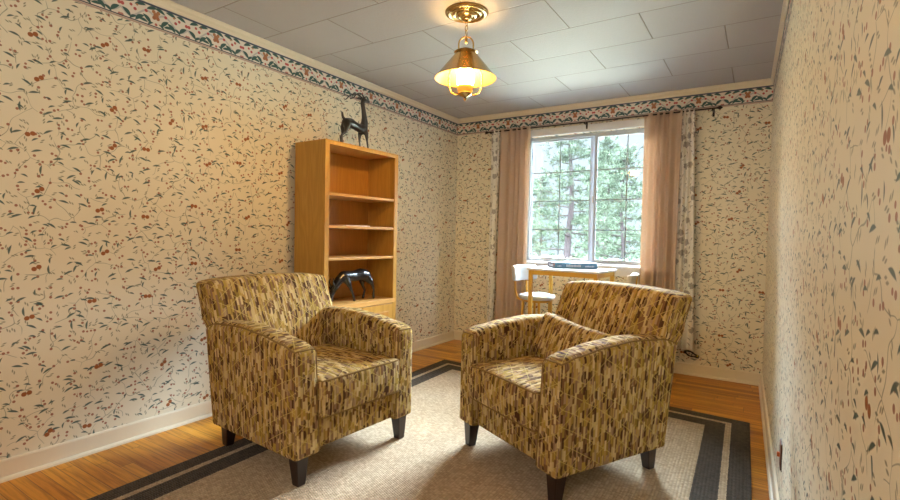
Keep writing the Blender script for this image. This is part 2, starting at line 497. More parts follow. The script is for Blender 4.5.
# back wall with the window opening
WX0, WX1, WZ0, WZ1 = .83, 2.14, .905, 2.16
bm = NB()
for a in ((-T, WX0, 0, H), (WX1, rx(0) + T, 0, H), (WX0, WX1, 0, WZ0), (WX0, WX1, WZ1, H)): box(bm, a[0], a[1], 0, T, a[2], a[3])
wall_uv(bm, 0); struct('wall_back', bm, 'wallpaper')
bm = NB(); box(bm, -T, rx(YB) + T, YB - T, YB, 0, H); wall_uv(bm, 0); struct('wall_front', bm, 'wallpaper')
# baseboards and ceiling trim: a profile run along a wall
def moulding(name, prof, p0, p1, nrm, mat='trim_paint'):
    bm = NB(); A = []; B = []
    for d, z in prof:
        A.append(bm.verts.new((p0[0] + nrm[0] * d, p0[1] + nrm[1] * d, z))); B.append(bm.verts.new((p1[0] + nrm[0] * d, p1[1] + nrm[1] * d, z)))
    n = len(prof)
    for i in range(n): bm.faces.new((A[i], A[(i + 1) % n], B[(i + 1) % n], B[i]))
    bm.faces.new(A[::-1]); bm.faces.new(B)
    return struct(name, recalc(bm), mat)
bp = [(0, 0), (.024, 0), (.023, .010), (.019, .016), (.012, .019), (.012, .088), (.009, .095), (0, .097)]
cp = [(0, H), (.020, H), (.020, H - .010), (.013, H - .022), (.013, H - .040), (.007, H - .048), (0, H - .049)]
moulding('baseboard_left', bp, (0, 0), (0, YB), (1, 0)); moulding('baseboard_back', bp, (0, 0), (rx(0), 0), (0, -1)); moulding('baseboard_right', bp, (rx(0), 0), (rx(YB), YB), (-1, 0))
moulding('trim_1', cp, (0, 0), (0, YB), (1, 0)); moulding('trim_2', cp, (0, 0), (rx(0), 0), (0, -1)); moulding('trim_3', cp, (rx(0), 0), (rx(YB), YB), (-1, 0))

# ------------------------------------------------------------------ window
win = bpy.data.objects.new('window_1', None); C.objects.link(win); win.location = (0, 0, 0); win['kind'] = 'structure'
def part(name, mat, parent, *boxes, bev=.002, smooth=False):
    bm = NB()
    for b in boxes: box(bm, *b, bev=bev)
    return obj(name, bm, mat, parent, smooth)
part('window_casing', 'sill_paint', win, (WX0 - .07, WX1 + .07, -.018, -.0005, WZ1, WZ1 + .068), (WX0 - .07, WX0, -.018, -.0005, WZ0, WZ1), (WX1, WX1 + .07, -.018, -.0005, WZ0, WZ1))
part('window_sill', 'sill_paint', win, (WX0 - .09, WX1 + .09, -.05, -.0005, WZ0 - .025, WZ0), (WX0 + .001, WX1 - .001, -.001, .045, WZ0 - .0005, WZ0 + .012))
part('window_apron', 'sill_paint', win, (WX0 - .07, WX1 + .07, -.016, -.0005, WZ0 - .095, WZ0 - .026))
y0, y1 = .05, .098
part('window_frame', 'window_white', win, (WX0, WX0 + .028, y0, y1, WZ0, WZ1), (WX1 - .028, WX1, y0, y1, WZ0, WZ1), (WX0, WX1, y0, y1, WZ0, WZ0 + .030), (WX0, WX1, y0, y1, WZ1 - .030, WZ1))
gz0, gz1 = .950, 2.115
def sash(xa, xb, yy, fw, mid, fr_=0.0):
    # a slider sash: frame, pane, grille of one upright and three bars
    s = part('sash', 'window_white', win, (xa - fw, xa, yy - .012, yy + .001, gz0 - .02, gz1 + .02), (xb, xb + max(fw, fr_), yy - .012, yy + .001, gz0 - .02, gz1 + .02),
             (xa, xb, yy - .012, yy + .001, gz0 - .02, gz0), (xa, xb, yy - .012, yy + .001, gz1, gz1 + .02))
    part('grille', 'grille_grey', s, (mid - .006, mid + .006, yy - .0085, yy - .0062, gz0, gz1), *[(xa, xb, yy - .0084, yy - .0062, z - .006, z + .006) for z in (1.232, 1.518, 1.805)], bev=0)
    part('pane', 'pane_glass', s, (xa, xb, yy - .006, yy - .002, gz0, gz1), bev=0)
    return s
sash(.866, 1.456, .092, .012, 1.158, .060)
s2 = sash(1.532, 2.092, .066, .030, 1.808)
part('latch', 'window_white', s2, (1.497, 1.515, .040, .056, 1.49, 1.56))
bm = NB(); box(bm, 1.496, 1.509, .036, .056, 1.495, 1.555, .003); obj('sash_handle', bm, 'cream_vinyl', s2)

# ------------------------------------------------------------------ armchairs
def armchair(label, loc, th):
    t = thing('armchair', label, 'armchair', loc, th, 'striped armchairs on the rug')
    # ---- arms
    ah = (.375, .0675, .2675)
    top_tab = [(-.38, .642), (-.24, .676), (-.05, .685), (.12, .672), (.27, .650), (.386, .626)]
    for s in (-1, 1):
        def dfm(q, s=s):
            k = (q[2] + ah[2]) / (2 * ah[2])
            u = q[0] + .011
            zt = interp(u, top_tab)
            z = .132 + (zt - .132) * k
            v = s * (.3205 + .014 * k) + q[1] * 1.0
            rear = max(0.0, min(1.0, (.1 - u) / .46))
            u -= rear * .072 * k - rear * .045
            return Vector((u, v, z))
        def uvf(p, a, sg, s=s):
            if a == 0: return (p[1], p[2])
            if a == 2: return (p[0], ah[2] + (s * ah[1] - p[1]) * s)
            if sg == s: return (p[0], p[2])
            return (p[0], ah[2] + 2 * ah[1] + (ah[2] - p[2]))
        bm = NB(); rbox(bm, ah, .038, (14, 3, 9), dfm, uvf, rb=.012)
        arm = obj('arm', bm, 'fabric', t, True)
        pts = []
        hx, hy, hz = ah
        mp = lambda p: dfm(rmap(p, ah, .038, .012))
        for i in range(25): pts.append(mp((-hx + .02 + (2 * hx - .02) * i / 24, s * hy, hz)))
        for i in range(1, 9): pts.append(mp((hx, s * hy * (1 - 2 * i / 8), hz)))
        for i in range(1, 14): pts.append(mp((hx, -s * hy, hz - (2 * hz - .01) * i / 13)))
        cn = Vector((0, s * .33, .4))
        bm = NB(); tube(bm, [p for p in pts], .0042, 6); obj('piping', bm, 'fabric_plain', arm, True)
    # ---- base under the seat, front rail
    bh = (.315, .27, .085)
    def dfb(q): return Vector((q[0] + .034, q[1], q[2] + .217))
    bm = NB(); rbox(bm, bh, .016, (6, 10, 3), dfb); obj('seat_rail', bm, 'fabric', t, True)
    # ---- rear outside panel
    oh = (.03, .375, .25)
    def dfo(q):
        k = (q[2] + oh[2]) / (2 * oh[2]); return Vector((q[0] - .283 - .09 * k, q[1], q[2] + .382))
    bm = NB(); rbox(bm, oh, .016, (2, 10, 6), dfo); obj('outside_back', bm, 'fabric', t, True)
    # ---- backrest
    kh = (.072, .42, .23)
    wtab = [(.42, .262), (.50, .268), (.56, .315), (.62, .378), (.68, .394), (.76, .391), (.88, .392)]
    def dfk(q):
        k = (q[2] + kh[2]) / (2 * kh[2]); z = .42 + .46 * k
        hw = interp(z, wtab); yy = q[1] / kh[1]
        zz = z + (.014 * (1 - yy * yy) - .013 * abs(yy) ** 7 - .006) * k
        puff = .018 * (1 - yy ** 4) * math.sin(PI * min(1, max(0, k))) if q[0] > 0 else 0
        return Vector((q[0] - .252 - .190 * k + puff, yy * hw, zz))
    bm = NB(); rbox(bm, kh, .026, (3, 20, 14), dfk, lambda p, a, s: (p[1], p[2]) if a == 0 else (p[0] + .5, p[2]) if a == 1 else (p[1], kh[2] + (kh[0] - p[0])))
    obj('backrest', bm, 'fabric', t, True)
    # ---- seat cushion
    sh = (.300, .264, .090)
    def dfs(q):
        cx = 1 - (q[0] / sh[0]) ** 2; cy = 1 - (q[1] / sh[1]) ** 2
        z = q[2] + .378
        if q[2] > 0: z += .022 * max(0, cx) ** .6 * max(0, cy) ** .6
        b = .010 * max(0, cy) * (1 - (q[2] / sh[2]) ** 2) if q[0] > 0 else 0
        return Vector((q[0] + .106 + b, q[1], z))
    def uvs(p, a, s): return (p[1], p[0] - p[2] * 0) if a == 2 else (p[1], sh[0] + sh[2] - p[2]) if a == 0 else (p[0], p[2])
    bm = NB(); rbox(bm, sh, .020, (12, 12, 4), dfs, uvs); cu = obj('seat_cushion', bm, 'fabric', t, True)
    mp = lambda p: dfs(rmap(p, sh, .020))
    for zz in (1, -1):
        loop = []
        hx, hy, hz = sh
        for i in range(20): loop.append(mp((hx, -hy + 2 * hy * i / 20, zz * hz)))
        for i in range(20): loop.append(mp((hx - 2 * hx * i / 20, hy, zz * hz)))
        for i in range(20): loop.append(mp((-hx, hy - 2 * hy * i / 20, zz * hz)))
        for i in range(20): loop.append(mp((-hx + 2 * hx * i / 20, -hy, zz * hz)))
        bm = NB(); tube(bm, loop, .0048, 6, closed=True); obj('piping', bm, 'fabric_plain', cu, True)
    # ---- legs
    for (lx, ly) in ((.334, .334), (.334, -.334), (-.292, .306), (-.292, -.306)):
        bm = NB()
        a, b, zt = .033, .021, .138
        ox = .006 if lx > 0 else -.012
        lo = [bm.verts.new((lx + ox + x * b, ly + y * b, 0.0)) for x, y in ((-1, -1), (1, -1), (1, 1), (-1, 1))]
        hi = [bm.verts.new((lx + x * a, ly + y * a, zt)) for x, y in ((-1, -1), (1, -1), (1, 1), (-1, 1))]
        bm.faces.new(lo[::-1]); bm.faces.new(hi)
        for i in range(4): bm.faces.new((lo[i], lo[(i + 1) % 4], hi[(i + 1) % 4], hi[i]))
        bmesh.ops.bevel(bm, geom=bm.edges[:], offset=.003, segments=1, affect='EDGES')
        obj('leg', recalc(bm), 'leg_wood', t)
    return t
mm = Mat('fabric_plain'); u, v = mm.uv(); mm.set(col=(.22, .135, .045), rough=.9, spec=.1); M['fabric_plain'] = mm.m
RUGZ = .012
armchair('striped armchair with an empty seat, left of the other, in front of the bookcase', (.825, -2.794, RUGZ), R(-4.0))
TB = R(-117.33)
BO = Vector((2.017, -2.185, RUGZ))
armchair('striped armchair holding the matching lumbar pillow, nearest the right wall', BO, TB)
# pillow leaning on the back of the right armchair
def Bw(u, v, z): return Vector((BO.x + math.cos(TB) * u - math.sin(TB) * v, BO.y + math.sin(TB) * u + math.cos(TB) * v, z))
ph = (.062, .262, .135)
def dfp(q):
    yy, zz = q[1] / ph[1], q[2] / ph[2]
    k = (max(0, 1 - yy ** 4) * max(0, 1 - zz ** 4)) ** .5
    x = q[0] * (.22 + .78 * k)
    e = 1 - .05 * (1 - abs(yy)) * abs(zz) ** 3
    return Vector((x, q[1] * (1 - .03 * (1 - abs(zz))), q[2] * e))
bm = NB(); rbox(bm, ph, .03, (3, 12, 8), dfp)
pil = obj('lumbar_pillow', bm, 'fabric', None, True)
tag(pil, 'small striped lumbar pillow leaning inside the right-hand armchair', 'pillow')
pil.rotation_mode = 'XYZ'
pil.matrix_world = Matrix.Translation(Bw(-.066, -.018, .574)) @ Matrix.Rotation(TB, 4, 'Z') @ Matrix.Rotation(R(-22), 4, 'Y') @ Matrix.Rotation(R(-5.5), 4, 'X')

# ------------------------------------------------------------------ rug
bm = NB()
FL, FR = Vector((.436, -.858)), Vector((2.846, -1.030))
dl = Vector((.0235, -1)).normalized(); nu, nv, RW, RL = 48, 60, 2.40, 3.10
uvl = bm.loops.layers.uv.new('UVMap'); rows = []
NLl = FL + dl * RL; NRr = FR + dl * (RL - .0)
for j in range(nv + 1):
    row = []
    for i in range(nu + 1):
        a, b = i / nu, j / nv
        p = FL.lerp(FR, a).lerp(NLl.lerp(NRr, a), b)
        z = RUGZ if 0 < i < nu and 0 < j < nv else RUGZ - .004
        row.append((bm.verts.new((p.x, p.y, z)), (a * RW, b * RL)))
    rows.append(row)
for j in range(nv):
    for i in range(nu):
        q = [rows[j][i], rows[j + 1][i], rows[j + 1][i + 1], rows[j][i + 1]]
        f = bm.faces.new([x[0] for x in q])
        for l, x in zip(f.loops, q): l[uvl].uv = x[1]
be = [e for e in bm.edges if e.is_boundary]
g = bmesh.ops.extrude_edge_only(bm, edges=be)
for v in [x for x in g['geom'] if isinstance(x, bmesh.types.BMVert)]: v.co.z = .0003
tag(obj('area_rug', bm, 'rug'), 'large beige woven rug with a dark double-striped border under both armchairs', 'rug')

# ------------------------------------------------------------------ bookcase
KX, KY0, KY1, KH = .334, -2.2605, -1.5005, 1.794
t = thing('bookcase', 'tall oak bookcase with open shelves against the left wall', 'bookcase', (.045, (KY0 + KY1) / 2, 0), R(-2.0))
D, Wd = KX - .016, KY1 - KY0; hw = Wd / 2
def bp_(name, mat, par, *bs, bev=.0015): return part(name, mat, par, *bs, bev=bev)
for s in (-1, 1):
    y = sorted((s * hw, s * (hw - .019))); bp_('side_panel', 'oak_vertical', t, (0, D - .019, y[0], y[1], 0, KH))
bp_('back_panel', 'oak_inside', t, (0.001, .009, -hw + .019, hw - .019, .05, KH - .02), bev=0)
bp_('top_panel', 'oak_level', t, (0, D - .019, -hw + .019, hw - .019, KH - .021, KH - .001))
bp_('face_frame', 'oak_vertical', t, (D - .019, D, -hw, -hw + .040, 0, KH), (D - .019, D, hw - .040, hw, 0, KH), (D - .019, D, -hw + .040, hw - .040, KH - .030, KH))
for z in (1.425, 1.198, .970): bp_('shelf', 'oak_level', t, (.010, D - .004, -hw + .0195, hw - .0195, z - .010, z + .009))
bp_('counter_shelf', 'oak_level', t, (.010, D + .002, -hw + .0195, hw - .0195, .603, .638))
bp_('bottom_rail', 'oak_level', t, (D - .02, D - .001, -hw + .040, hw - .040, .0, .075))
for s in (-1, 1):
    y = sorted((s * .003, s * (hw - .042)))
    d = bp_('door', 'oak_vertical', t, (D - .018, D + .001, y[0], y[1], .08, .598))
    bp_('door_panel', 'oak_inside', d, (D - .005, D + .004, y[0] + .05, y[1] - .05, .14, .54), bev=.003)
    bm = NB(); lathe(bm, [(0, 0), (.006, 0), (.006, .012), (.014, .018), (.012, .026), (0, .028)], 14)
    bmesh.ops.rotate(bm, verts=bm.verts, cent=(0, 0, 0), matrix=Matrix.Rotation(R(90), 3, 'Y')); bmesh.ops.translate(bm, verts=bm.verts, vec=(D + .001, s * .03, .5))
    obj('knob', bm, 'brass', d, True)
bm = NB(); box(bm, .10, .315, -2.03, -1.77, 1.2075, 1.214, .001)
tag(obj('booklet', bm, 'paper'), 'thin pale booklet lying flat on the second open bookcase shelf', 'booklet')

# ------------------------------------------------------------------ deer statues
def deer(nm, label, loc, body, edges, parts, size=1.0):
    t = thing(nm, label, 'statue', loc); t.scale = (size, size, size)
    skin('body', body, edges, 'bronze_black' if 'antlered' in nm else 'black_metal', t, 2, 'antlered' in nm)
    for pn, paths in parts:
        for pts, r0, r1 in paths:
            bm = NB(); n = len(pts)
            tube(bm, pts, r0, 8, radii=[lerp(r0, r1, i / (n - 1)) for i in range(n)]); obj(pn, bm, 'bronze_black' if 'antlered' in nm else 'black_metal', t, True)
def curve(ps, n=4):
    out = []; P_ = [Vector(p) for p in ps]
    for i in range(len(P_) - 1):
        a = P_[max(0, i - 1)]; b = P_[i]; c = P_[i + 1]; d = P_[min(len(P_) - 1, i + 2)]
        for k in range(n):
            s = k / n; out.append(.5 * ((2 * b) + (c - a) * s + (2 * a - 5 * b + 4 * c - d) * s * s + (3 * b - a - 3 * c + d) * s ** 3))
    out.append(P_[-1]); return out
B_ = [(0, 0, .186, .036), (0, -.050, .196, .044), (0, -.092, .192, .042), (0, .050, .176, .038), (0, .092, .182, .044), (0, .108, .228, .033), (0, .104, .275, .024), (0, .093, .330, .020), (0, .080, .378, .020), (0, .094, .402, .025), (0, .126, .404, .017), (0, .154, .402, .012),
      # hind legs
      (.026, -.112, .155, .025), (.028, -.130, .108, .012), (.028, -.166, .085, .0092), (.028, -.160, .030, .0085), (.028, -.156, .006, .0100),
      (-.026, -.100, .155, .025), (-.028, -.098, .108, .012), (-.028, -.124, .082, .0092), (-.028, -.116, .030, .0085), (-.028, -.110, .006, .0100),
      # front legs
      (.024, .104, .138, .019), (.025, .112, .085, .0095), (.025, .124, .035, .0085), (.025, .136, .006, .0110),
      (-.024, .080, .136, .019), (-.025, .078, .085, .0095), (-.025, .088, .035, .0085), (-.025, .098, .006, .0110)]
E_ = [(0, 1), (1, 2), (0, 3), (3, 4), (4, 5), (5, 6), (6, 7), (7, 8), (8, 9), (9, 10), (10, 11), (2, 12), (12, 13), (13, 14), (14, 15), (15, 16), (2, 17), (17, 18), (18, 19), (19, 20), (20, 21),
      (4, 22), (22, 23), (23, 24), (24, 25), (4, 26), (26, 27), (27, 28), (28, 29)]
ant = []
for s in (-1, 1):
    ant += [(curve([(s * .008, .086, .415), (s * .016, .060, .435), (s * .026, .015, .434), (s * .034, -.030, .410), (s * .036, -.060, .380), (s * .030, -.085, .372)]), .0068, .0034),
            (curve([(s * .024, .030, .432), (s * .036, .010, .405), (s * .040, -.015, .392)]), .004, .0022),
            (curve([(s * .034, -.030, .410), (s * .044, -.060, .412), (s * .046, -.085, .398)]), .004, .0022)]
ear = [([(s * .012, .084, .412), (s * .034, .076, .420), (s * .048, .068, .418)], .0085, .002) for s in (-1, 1)]
tail = [(curve([(0, -.100, .205), (0, -.128, .226), (0, -.138, .262)]), .013, .007)]
deer('antlered_deer_statue', 'black antlered deer statue standing alert on top of the bookcase', (.205, -1.838, KH + .0005), B_, E_, [('antler', ant), ('ear', ear), ('tail', tail)])
G_ = [(0, -.005, .180, .046), (0, .060, .188, .053), (0, .112, .180, .052), (0, -.065, .182, .046), (0, -.112, .184, .045), (0, -.155, .162, .034), (0, -.188, .125, .027), (0, -.212, .092, .022), (0, -.228, .066, .024), (0, -.242, .036, .018), (0, -.250, .014, .013),
      (.028, .138, .138, .028), (.030, .168, .105, .014), (.030, .180, .060, .0105), (.030, .178, .007, .012),
      (-.028, .112, .138, .028), (-.030, .124, .100, .014), (-.030, .146, .060, .0105), (-.030, .130, .007, .012),
      (.026, -.088, .135, .024), (.030, -.064, .085, .013), (.030, -.042, .045, .0105), (.030, -.030, .007, .012),
      (-.026, -.132, .135, .023), (-.030, -.162, .090, .013), (-.030, -.186, .045, .0105), (-.030, -.200, .007, .012)]
GE = [(0, 1), (1, 2), (0, 3), (3, 4), (4, 5), (5, 6), (6, 7), (7, 8), (8, 9), (9, 10), (2, 11), (11, 12), (12, 13), (13, 14), (2, 15), (15, 16), (16, 17), (17, 18), (4, 19), (19, 20), (20, 21), (21, 22), (4, 23), (23, 24), (24, 25), (25, 26)]
horn = [(curve([(s * .010, -.218, .088), (s * .020, -.216, .120), (s * .018, -.228, .150), (s * .014, -.222, .176)]), .0065, .003) for s in (-1, 1)]
ear = [([(s * .014, -.212, .088), (s * .034, -.206, .104), (s * .046, -.206, .112)], .008, .002) for s in (-1, 1)]
tail = [(curve([(0, .135, .205), (0, .160, .192), (0, .168, .165)]), .011, .006)]
deer('grazing_deer_statue', 'glossy black grazing deer statue with lowered head in the lowest open bookcase bay', (.262, -1.880, .6425), G_, GE, [('horn', horn), ('ear', ear), ('tail', tail)], 1.04)

# ------------------------------------------------------------------ pendant lamp
LX, LY = 1.395, -2.187
lamp = thing('pendant_lamp', 'brass pendant lamp with a cone shade hanging from the ceiling', 'ceiling lamp', (LX, LY, H))
def z_(z): return z - H
bm = NB(); lathe(bm, [(0.0, -.0005), (.123, -.0005), (.126, -.005), (.122, -.011), (.114, -.012), (.112, -.017), (.103, -.020), (.096, -.017), (.094, -.011), (.088, -.011), (.085, -.018), (.078, -.022), (.071, -.019), (.069, -.013), (.062, -.014), (.060, -.026), (.052, -.033), (.042, -.034), (.038, -.029), (.032, -.031), (.029, -.041), (.018, -.049), (.008, -.051), (0, -.051)], 56)
obj('canopy', recalc(bm), 'brass_aged', lamp, True)
zc = -.054; k = 0
while zc > z_(2.312):
    bm = NB(); pts = []
    for i in range(16):
        a = 2 * PI * i / 16; x = .0085 * math.cos(a); z = .017 * math.sin(a)
        pts.append((x, 0, zc - .012 + z) if k % 2 else (0, x, zc - .012 + z))
    tube(bm, pts, .0026, 6, closed=True); obj('chain_link', bm, 'brass_aged', lamp, True)
    zc -= .0265; k += 1
vdir = Vector((.845, .535, 0))    # the bail's plane
def lp(a, z): return (vdir.x * a, vdir.y * a, z_(z))
bm = NB(); tube(bm, [lp(-.042, 2.20), lp(-.042, 2.25)] + [lp(-.042 * math.cos(R(k)), 2.258 + .040 * math.sin(R(k))) for k in range(0, 181, 15)] + [lp(.042, 2.25), lp(.042, 2.20)], .0048, 8)
bm2 = bm; obj('bail', bm2, 'brass', lamp, True)
bm = NB(); lathe(bm, [(0, z_(2.298)), (.007, z_(2.296)), (.009, z_(2.285)), (.006, z_(2.275)), (.009, z_(2.268)), (.004, z_(2.258)), (0, z_(2.256))], 14); obj('hook', bm, 'brass', lamp, True)
bm = NB(); lathe(bm, [(.020, z_(2.230)), (.026, z_(2.230)), (.032, z_(2.212)), (.036, z_(2.208)), (.034, z_(2.204)), (.028, z_(2.207)), (.020, z_(2.216)), (.020, z_(2.230))], 40)
lathe(bm, [(.058, z_(2.206)), (.067, z_(2.212)), (.069, z_(2.209)), (.060, z_(2.203)), (.058, z_(2.206))], 40)
for a in (32.3, 122.3, 212.3, 302.3):
    x, y = math.cos(R(a)), math.sin(R(a)); tube(bm, [(x * .030, y * .030, z_(2.208)), (x * .064, y * .064, z_(2.208))], .003, 6)
obj('shade_collar', recalc(bm), 'brass_aged', lamp, True)
# shade: brass outside, pale inside
bm = NB()
lathe(bm, [(.059, z_(2.206)), (.064, z_(2.198)), (.172, z_(2.066)), (.1775, z_(2.061)), (.1775, z_(2.058))], 56, mi=0)
lathe(bm, [(.1775, z_(2.058)), (.1755, z_(2.0585)), (.1705, z_(2.0645)), (.062, z_(2.1965)), (.059, z_(2.206))], 56, mi=1)
obj('lamp_shade', bm, ['brass_aged', 'shade_inside'], lamp, True)
bm = NB(); lathe(bm, [(.030, z_(2.006)), (.043, z_(2.020)), (.050, z_(2.045)), (.050, z_(2.070)), (.043, z_(2.100)), (.030, z_(2.125)), (.018, z_(2.135)), (0, z_(2.138))], 28)
obj('glass_globe', recalc(bm), 'lit_globe', lamp, True)
bm = NB(); lathe(bm, [(.030, z_(2.010)), (.044, z_(2.018)), (.047, z_(2.012)), (.044, z_(1.990)), (.038, z_(1.978)), (0, z_(1.977))], 28); obj('globe_cup', recalc(bm), 'cup_glass', lamp, True)
bm = NB(); lathe(bm, [(0, z_(1.9775)), (.044, z_(1.9775)), (.045, z_(1.972)), (.034, z_(1.962)), (.016, z_(1.955)), (.008, z_(1.950)), (.009, z_(1.944)), (.006, z_(1.936)), (0, z_(1.932))], 28); obj('finial', recalc(bm), 'brass_aged', lamp, True)
for s in (-1, 1):
    bm = NB(); tube(bm, [lp(s * a, z) for a, z in ((.030, 1.972), (.055, 1.966), (.078, 1.976), (.092, 2.005), (.098, 2.045), (.094, 2.090), (.080, 2.125), (.060, 2.165), (.048, 2.195))], .0042, 8); obj('cradle_arm', bm, 'brass', lamp, True)

# ------------------------------------------------------------------ bistro table, its chairs and the box
tr = R(-3.0)
TZ = .90
fl = Vector((1.24, -.88)); ex = Vector((math.cos(tr), math.sin(tr))); ey = Vector((-math.sin(tr), math.cos(tr)))
TW, TD = .60, .46
tc = fl + ex * TW / 2 + ey * TD / 2
t = thing('bistro_table', 'tall white-topped table with gold metal legs by the window', 'table', (tc.x, tc.y, 0), tr)
part('tabletop', 'white_laminate', t, (-TW / 2, TW / 2, -TD / 2, TD / 2, TZ - .018, TZ), bev=.004)
i_ = .014
part('apron', 'gold_paint', t, (-TW / 2 + i_, TW / 2 - i_, -TD / 2 + i_, -TD / 2 + i_ + .022, TZ - .055, TZ - .0185), (-TW / 2 + i_, TW / 2 - i_, TD / 2 - i_ - .022, TD / 2 - i_, TZ - .055, TZ - .0185),
     (-TW / 2 + i_, -TW / 2 + i_ + .022, -TD / 2 + i_, TD / 2 - i_, TZ - .055, TZ - .0185), (TW / 2 - i_ - .022, TW / 2 - i_, -TD / 2 + i_, TD / 2 - i_, TZ - .055, TZ - .0185))
for sx in (-1, 1):
    for sy in (-1, 1):
        x, y = sx * (TW / 2 - i_ - .013), sy * (TD / 2 - i_ - .013)
        part('leg', 'gold_paint', t, (x - .0145, x + .0145, y - .0145, y + .0145, 0, TZ - .019))
def bistro_chair(label, loc, th, vinyl, low=0.0):
    t = thing('bistro_chair', label, 'chair', loc, th, 'chairs at the window table')
    SZ = .655
    bm = NB(); lathe(bm, [(0, SZ - .045), (.120, SZ - .045), (.150, SZ - .040), (.160, SZ - .022), (.152, SZ - .006), (.120, SZ + .002), (0, SZ + .006)], 36); obj('seat', recalc(bm), vinyl, t, True)
    bm = NB(); tube(bm, [(.118 * math.cos(2 * PI * k / 28), .118 * math.sin(2 * PI * k / 28), SZ - .055) for k in range(28)], .010, 8, closed=True); obj('seat_ring', bm, 'gold_paint', t, True)
    for a in (45, 135, 225, 315):
        c, s = math.cos(R(a)), math.sin(R(a))
        bm = NB(); tube(bm, [(c * .118, s * .118, SZ - .050), (c * .135, s * .135, .35), (c * .165, s * .165, 0.0)], .0115, 8); obj('leg', bm, 'gold_paint', t, True)
    bm = NB(); tube(bm, [(.143 * math.cos(2 * PI * k / 28), .143 * math.sin(2 * PI * k / 28), .26) for k in range(28)], .008, 8, closed=True); obj('foot_ring', bm, 'gold_paint', t, True)
    for s in (-1, 1):
        bm = NB(); tube(bm, curve([(-.095, s * .075, SZ - .055), (-.145, s * .078, SZ - .045), (-.172, s * .080, SZ + .01), (-.182, s * .082, SZ + .10), (-.192, s * .084, SZ + .215)]), .0095, 8); obj('back_post', bm, 'gold_paint', t, True)
    hh = (.022, .165, .068)
    def dfc(q):
        yy = q[1] / hh[1]; return Vector((q[0] - .176 + .040 * yy * yy - .03 * (q[2] / hh[2]) * .3, q[1], q[2] + SZ + .178 - low))
    bm = NB(); rbox(bm, hh, .020, (2, 10, 4), dfc); obj('backrest', bm, vinyl, t, True)
    return t
bistro_chair('white round-seated chair with gold legs, left of the window table', (1.222, -.60, 0), R(-14), 'white_vinyl')
bistro_chair('cream-backed chair right of the window table, half hidden by the peach curtain', (1.872, -.63, 0), R(186), 'cream_vinyl', .020)
# boxed game with lettering on the spine
bt = R(35)
bx = thing('game_box', 'blue boxed game lying on the white table by the window', 'box', (1.452, -.795, TZ + .0005), bt)
part('box_body', 'box_blue', bx, (0, .355, 0, .24, 0, .048), bev=.002)
part('end_label', 'box_navy', bx, (-.0008, .0006, .004, .236, .003, .045), bev=0)
def word(txt, size, mat, xf, parent, name='lettering'):
    cu = bpy.data.curves.new(name, 'FONT'); cu.body = txt; cu.size = size; cu.extrude = .0004; cu.align_x = 'LEFT'
    o = bpy.data.objects.new(name, cu); C.objects.link(o); dg = bpy.context.evaluated_depsgraph_get(); dg.update()
    me = bpy.data.meshes.new_from_object(o.evaluated_get(dg)); bpy.data.objects.remove(o); me.transform(xf); me.name = name
    return link(name, me, mat, parent, False)
FX = Matrix.Rotation(R(90), 4, 'X')
# a row of small pale strokes where the print is too small to read
bm = NB()
random.seed(4)
def strokes(bm, x0, x1, z0, z1, axis):
    x = x0
    while x < x1:
        w = random.uniform(.004, .008); h_ = random.uniform(.6, 1) * (z1 - z0)
        if axis == 0: box(bm, x, min(x + w, x1), -.0010, .0004, z0, z0 + h_)
        else: box(bm, -.0016, -.0004, x, min(x + w, x1), z0, z0 + h_)
        x += w + random.uniform(.002, .004)
for args in ((.02, .055, .016, .026, 0), (.095, .215, .014, .036, 0), (.250, .325, .014, .026, 0), (.06, .20, .014, .036, 1)):
    strokes(bm, *args); obj('lettering', bm, 'print_pale', bx); bm = NB()
bm.free()
bm = NB(); box(bm, -.0016, -.0004, .015, .038, .026, .040); obj('print_spot', bm, 'print_orange', bx)

# ------------------------------------------------------------------ curtains and rod
RY, RZ = -.085, 2.236
rod = thing('curtain_rod', 'thin dark iron curtain rod across the top of the window', 'curtain rod', (1.48, RY, RZ))
bm = NB(); tube(bm, [(-1.05, 0, 0), (1.055, 0, 0)], .0065, 10); obj('rod', bm, 'rod_iron', rod, True)
for s in (-1, 1):
    bm = NB(); lathe(bm, [(0, 0), (.008, 0), (.008, .006), (.013, .012), (.015, .022), (.010, .032), (.004, .040), (0, .042)], 14)
    bmesh.ops.rotate(bm, verts=bm.verts, cent=(0, 0, 0), matrix=Matrix.Rotation(R(90 * s), 3, 'Y')); bmesh.ops.translate(bm, verts=bm.verts, vec=(s * 1.052, 0, 0)); obj('finial', recalc(bm), 'rod_iron', rod, True)
for x in (-1.02, -.035, 1.022):
    bm = NB(); yw = -RY - (.019 if abs(x) < .5 else .001)
    box(bm, x - .006, x + .006, -.004, yw, -.016, -.0066, .001); box(bm, x - .008, x + .008, yw - .004, yw, -.05, .012, .001); box(bm, x - .007, x + .007, -.010, -.0068, -.016, .004, 0)
    obj('bracket', bm, 'rod_iron', rod)
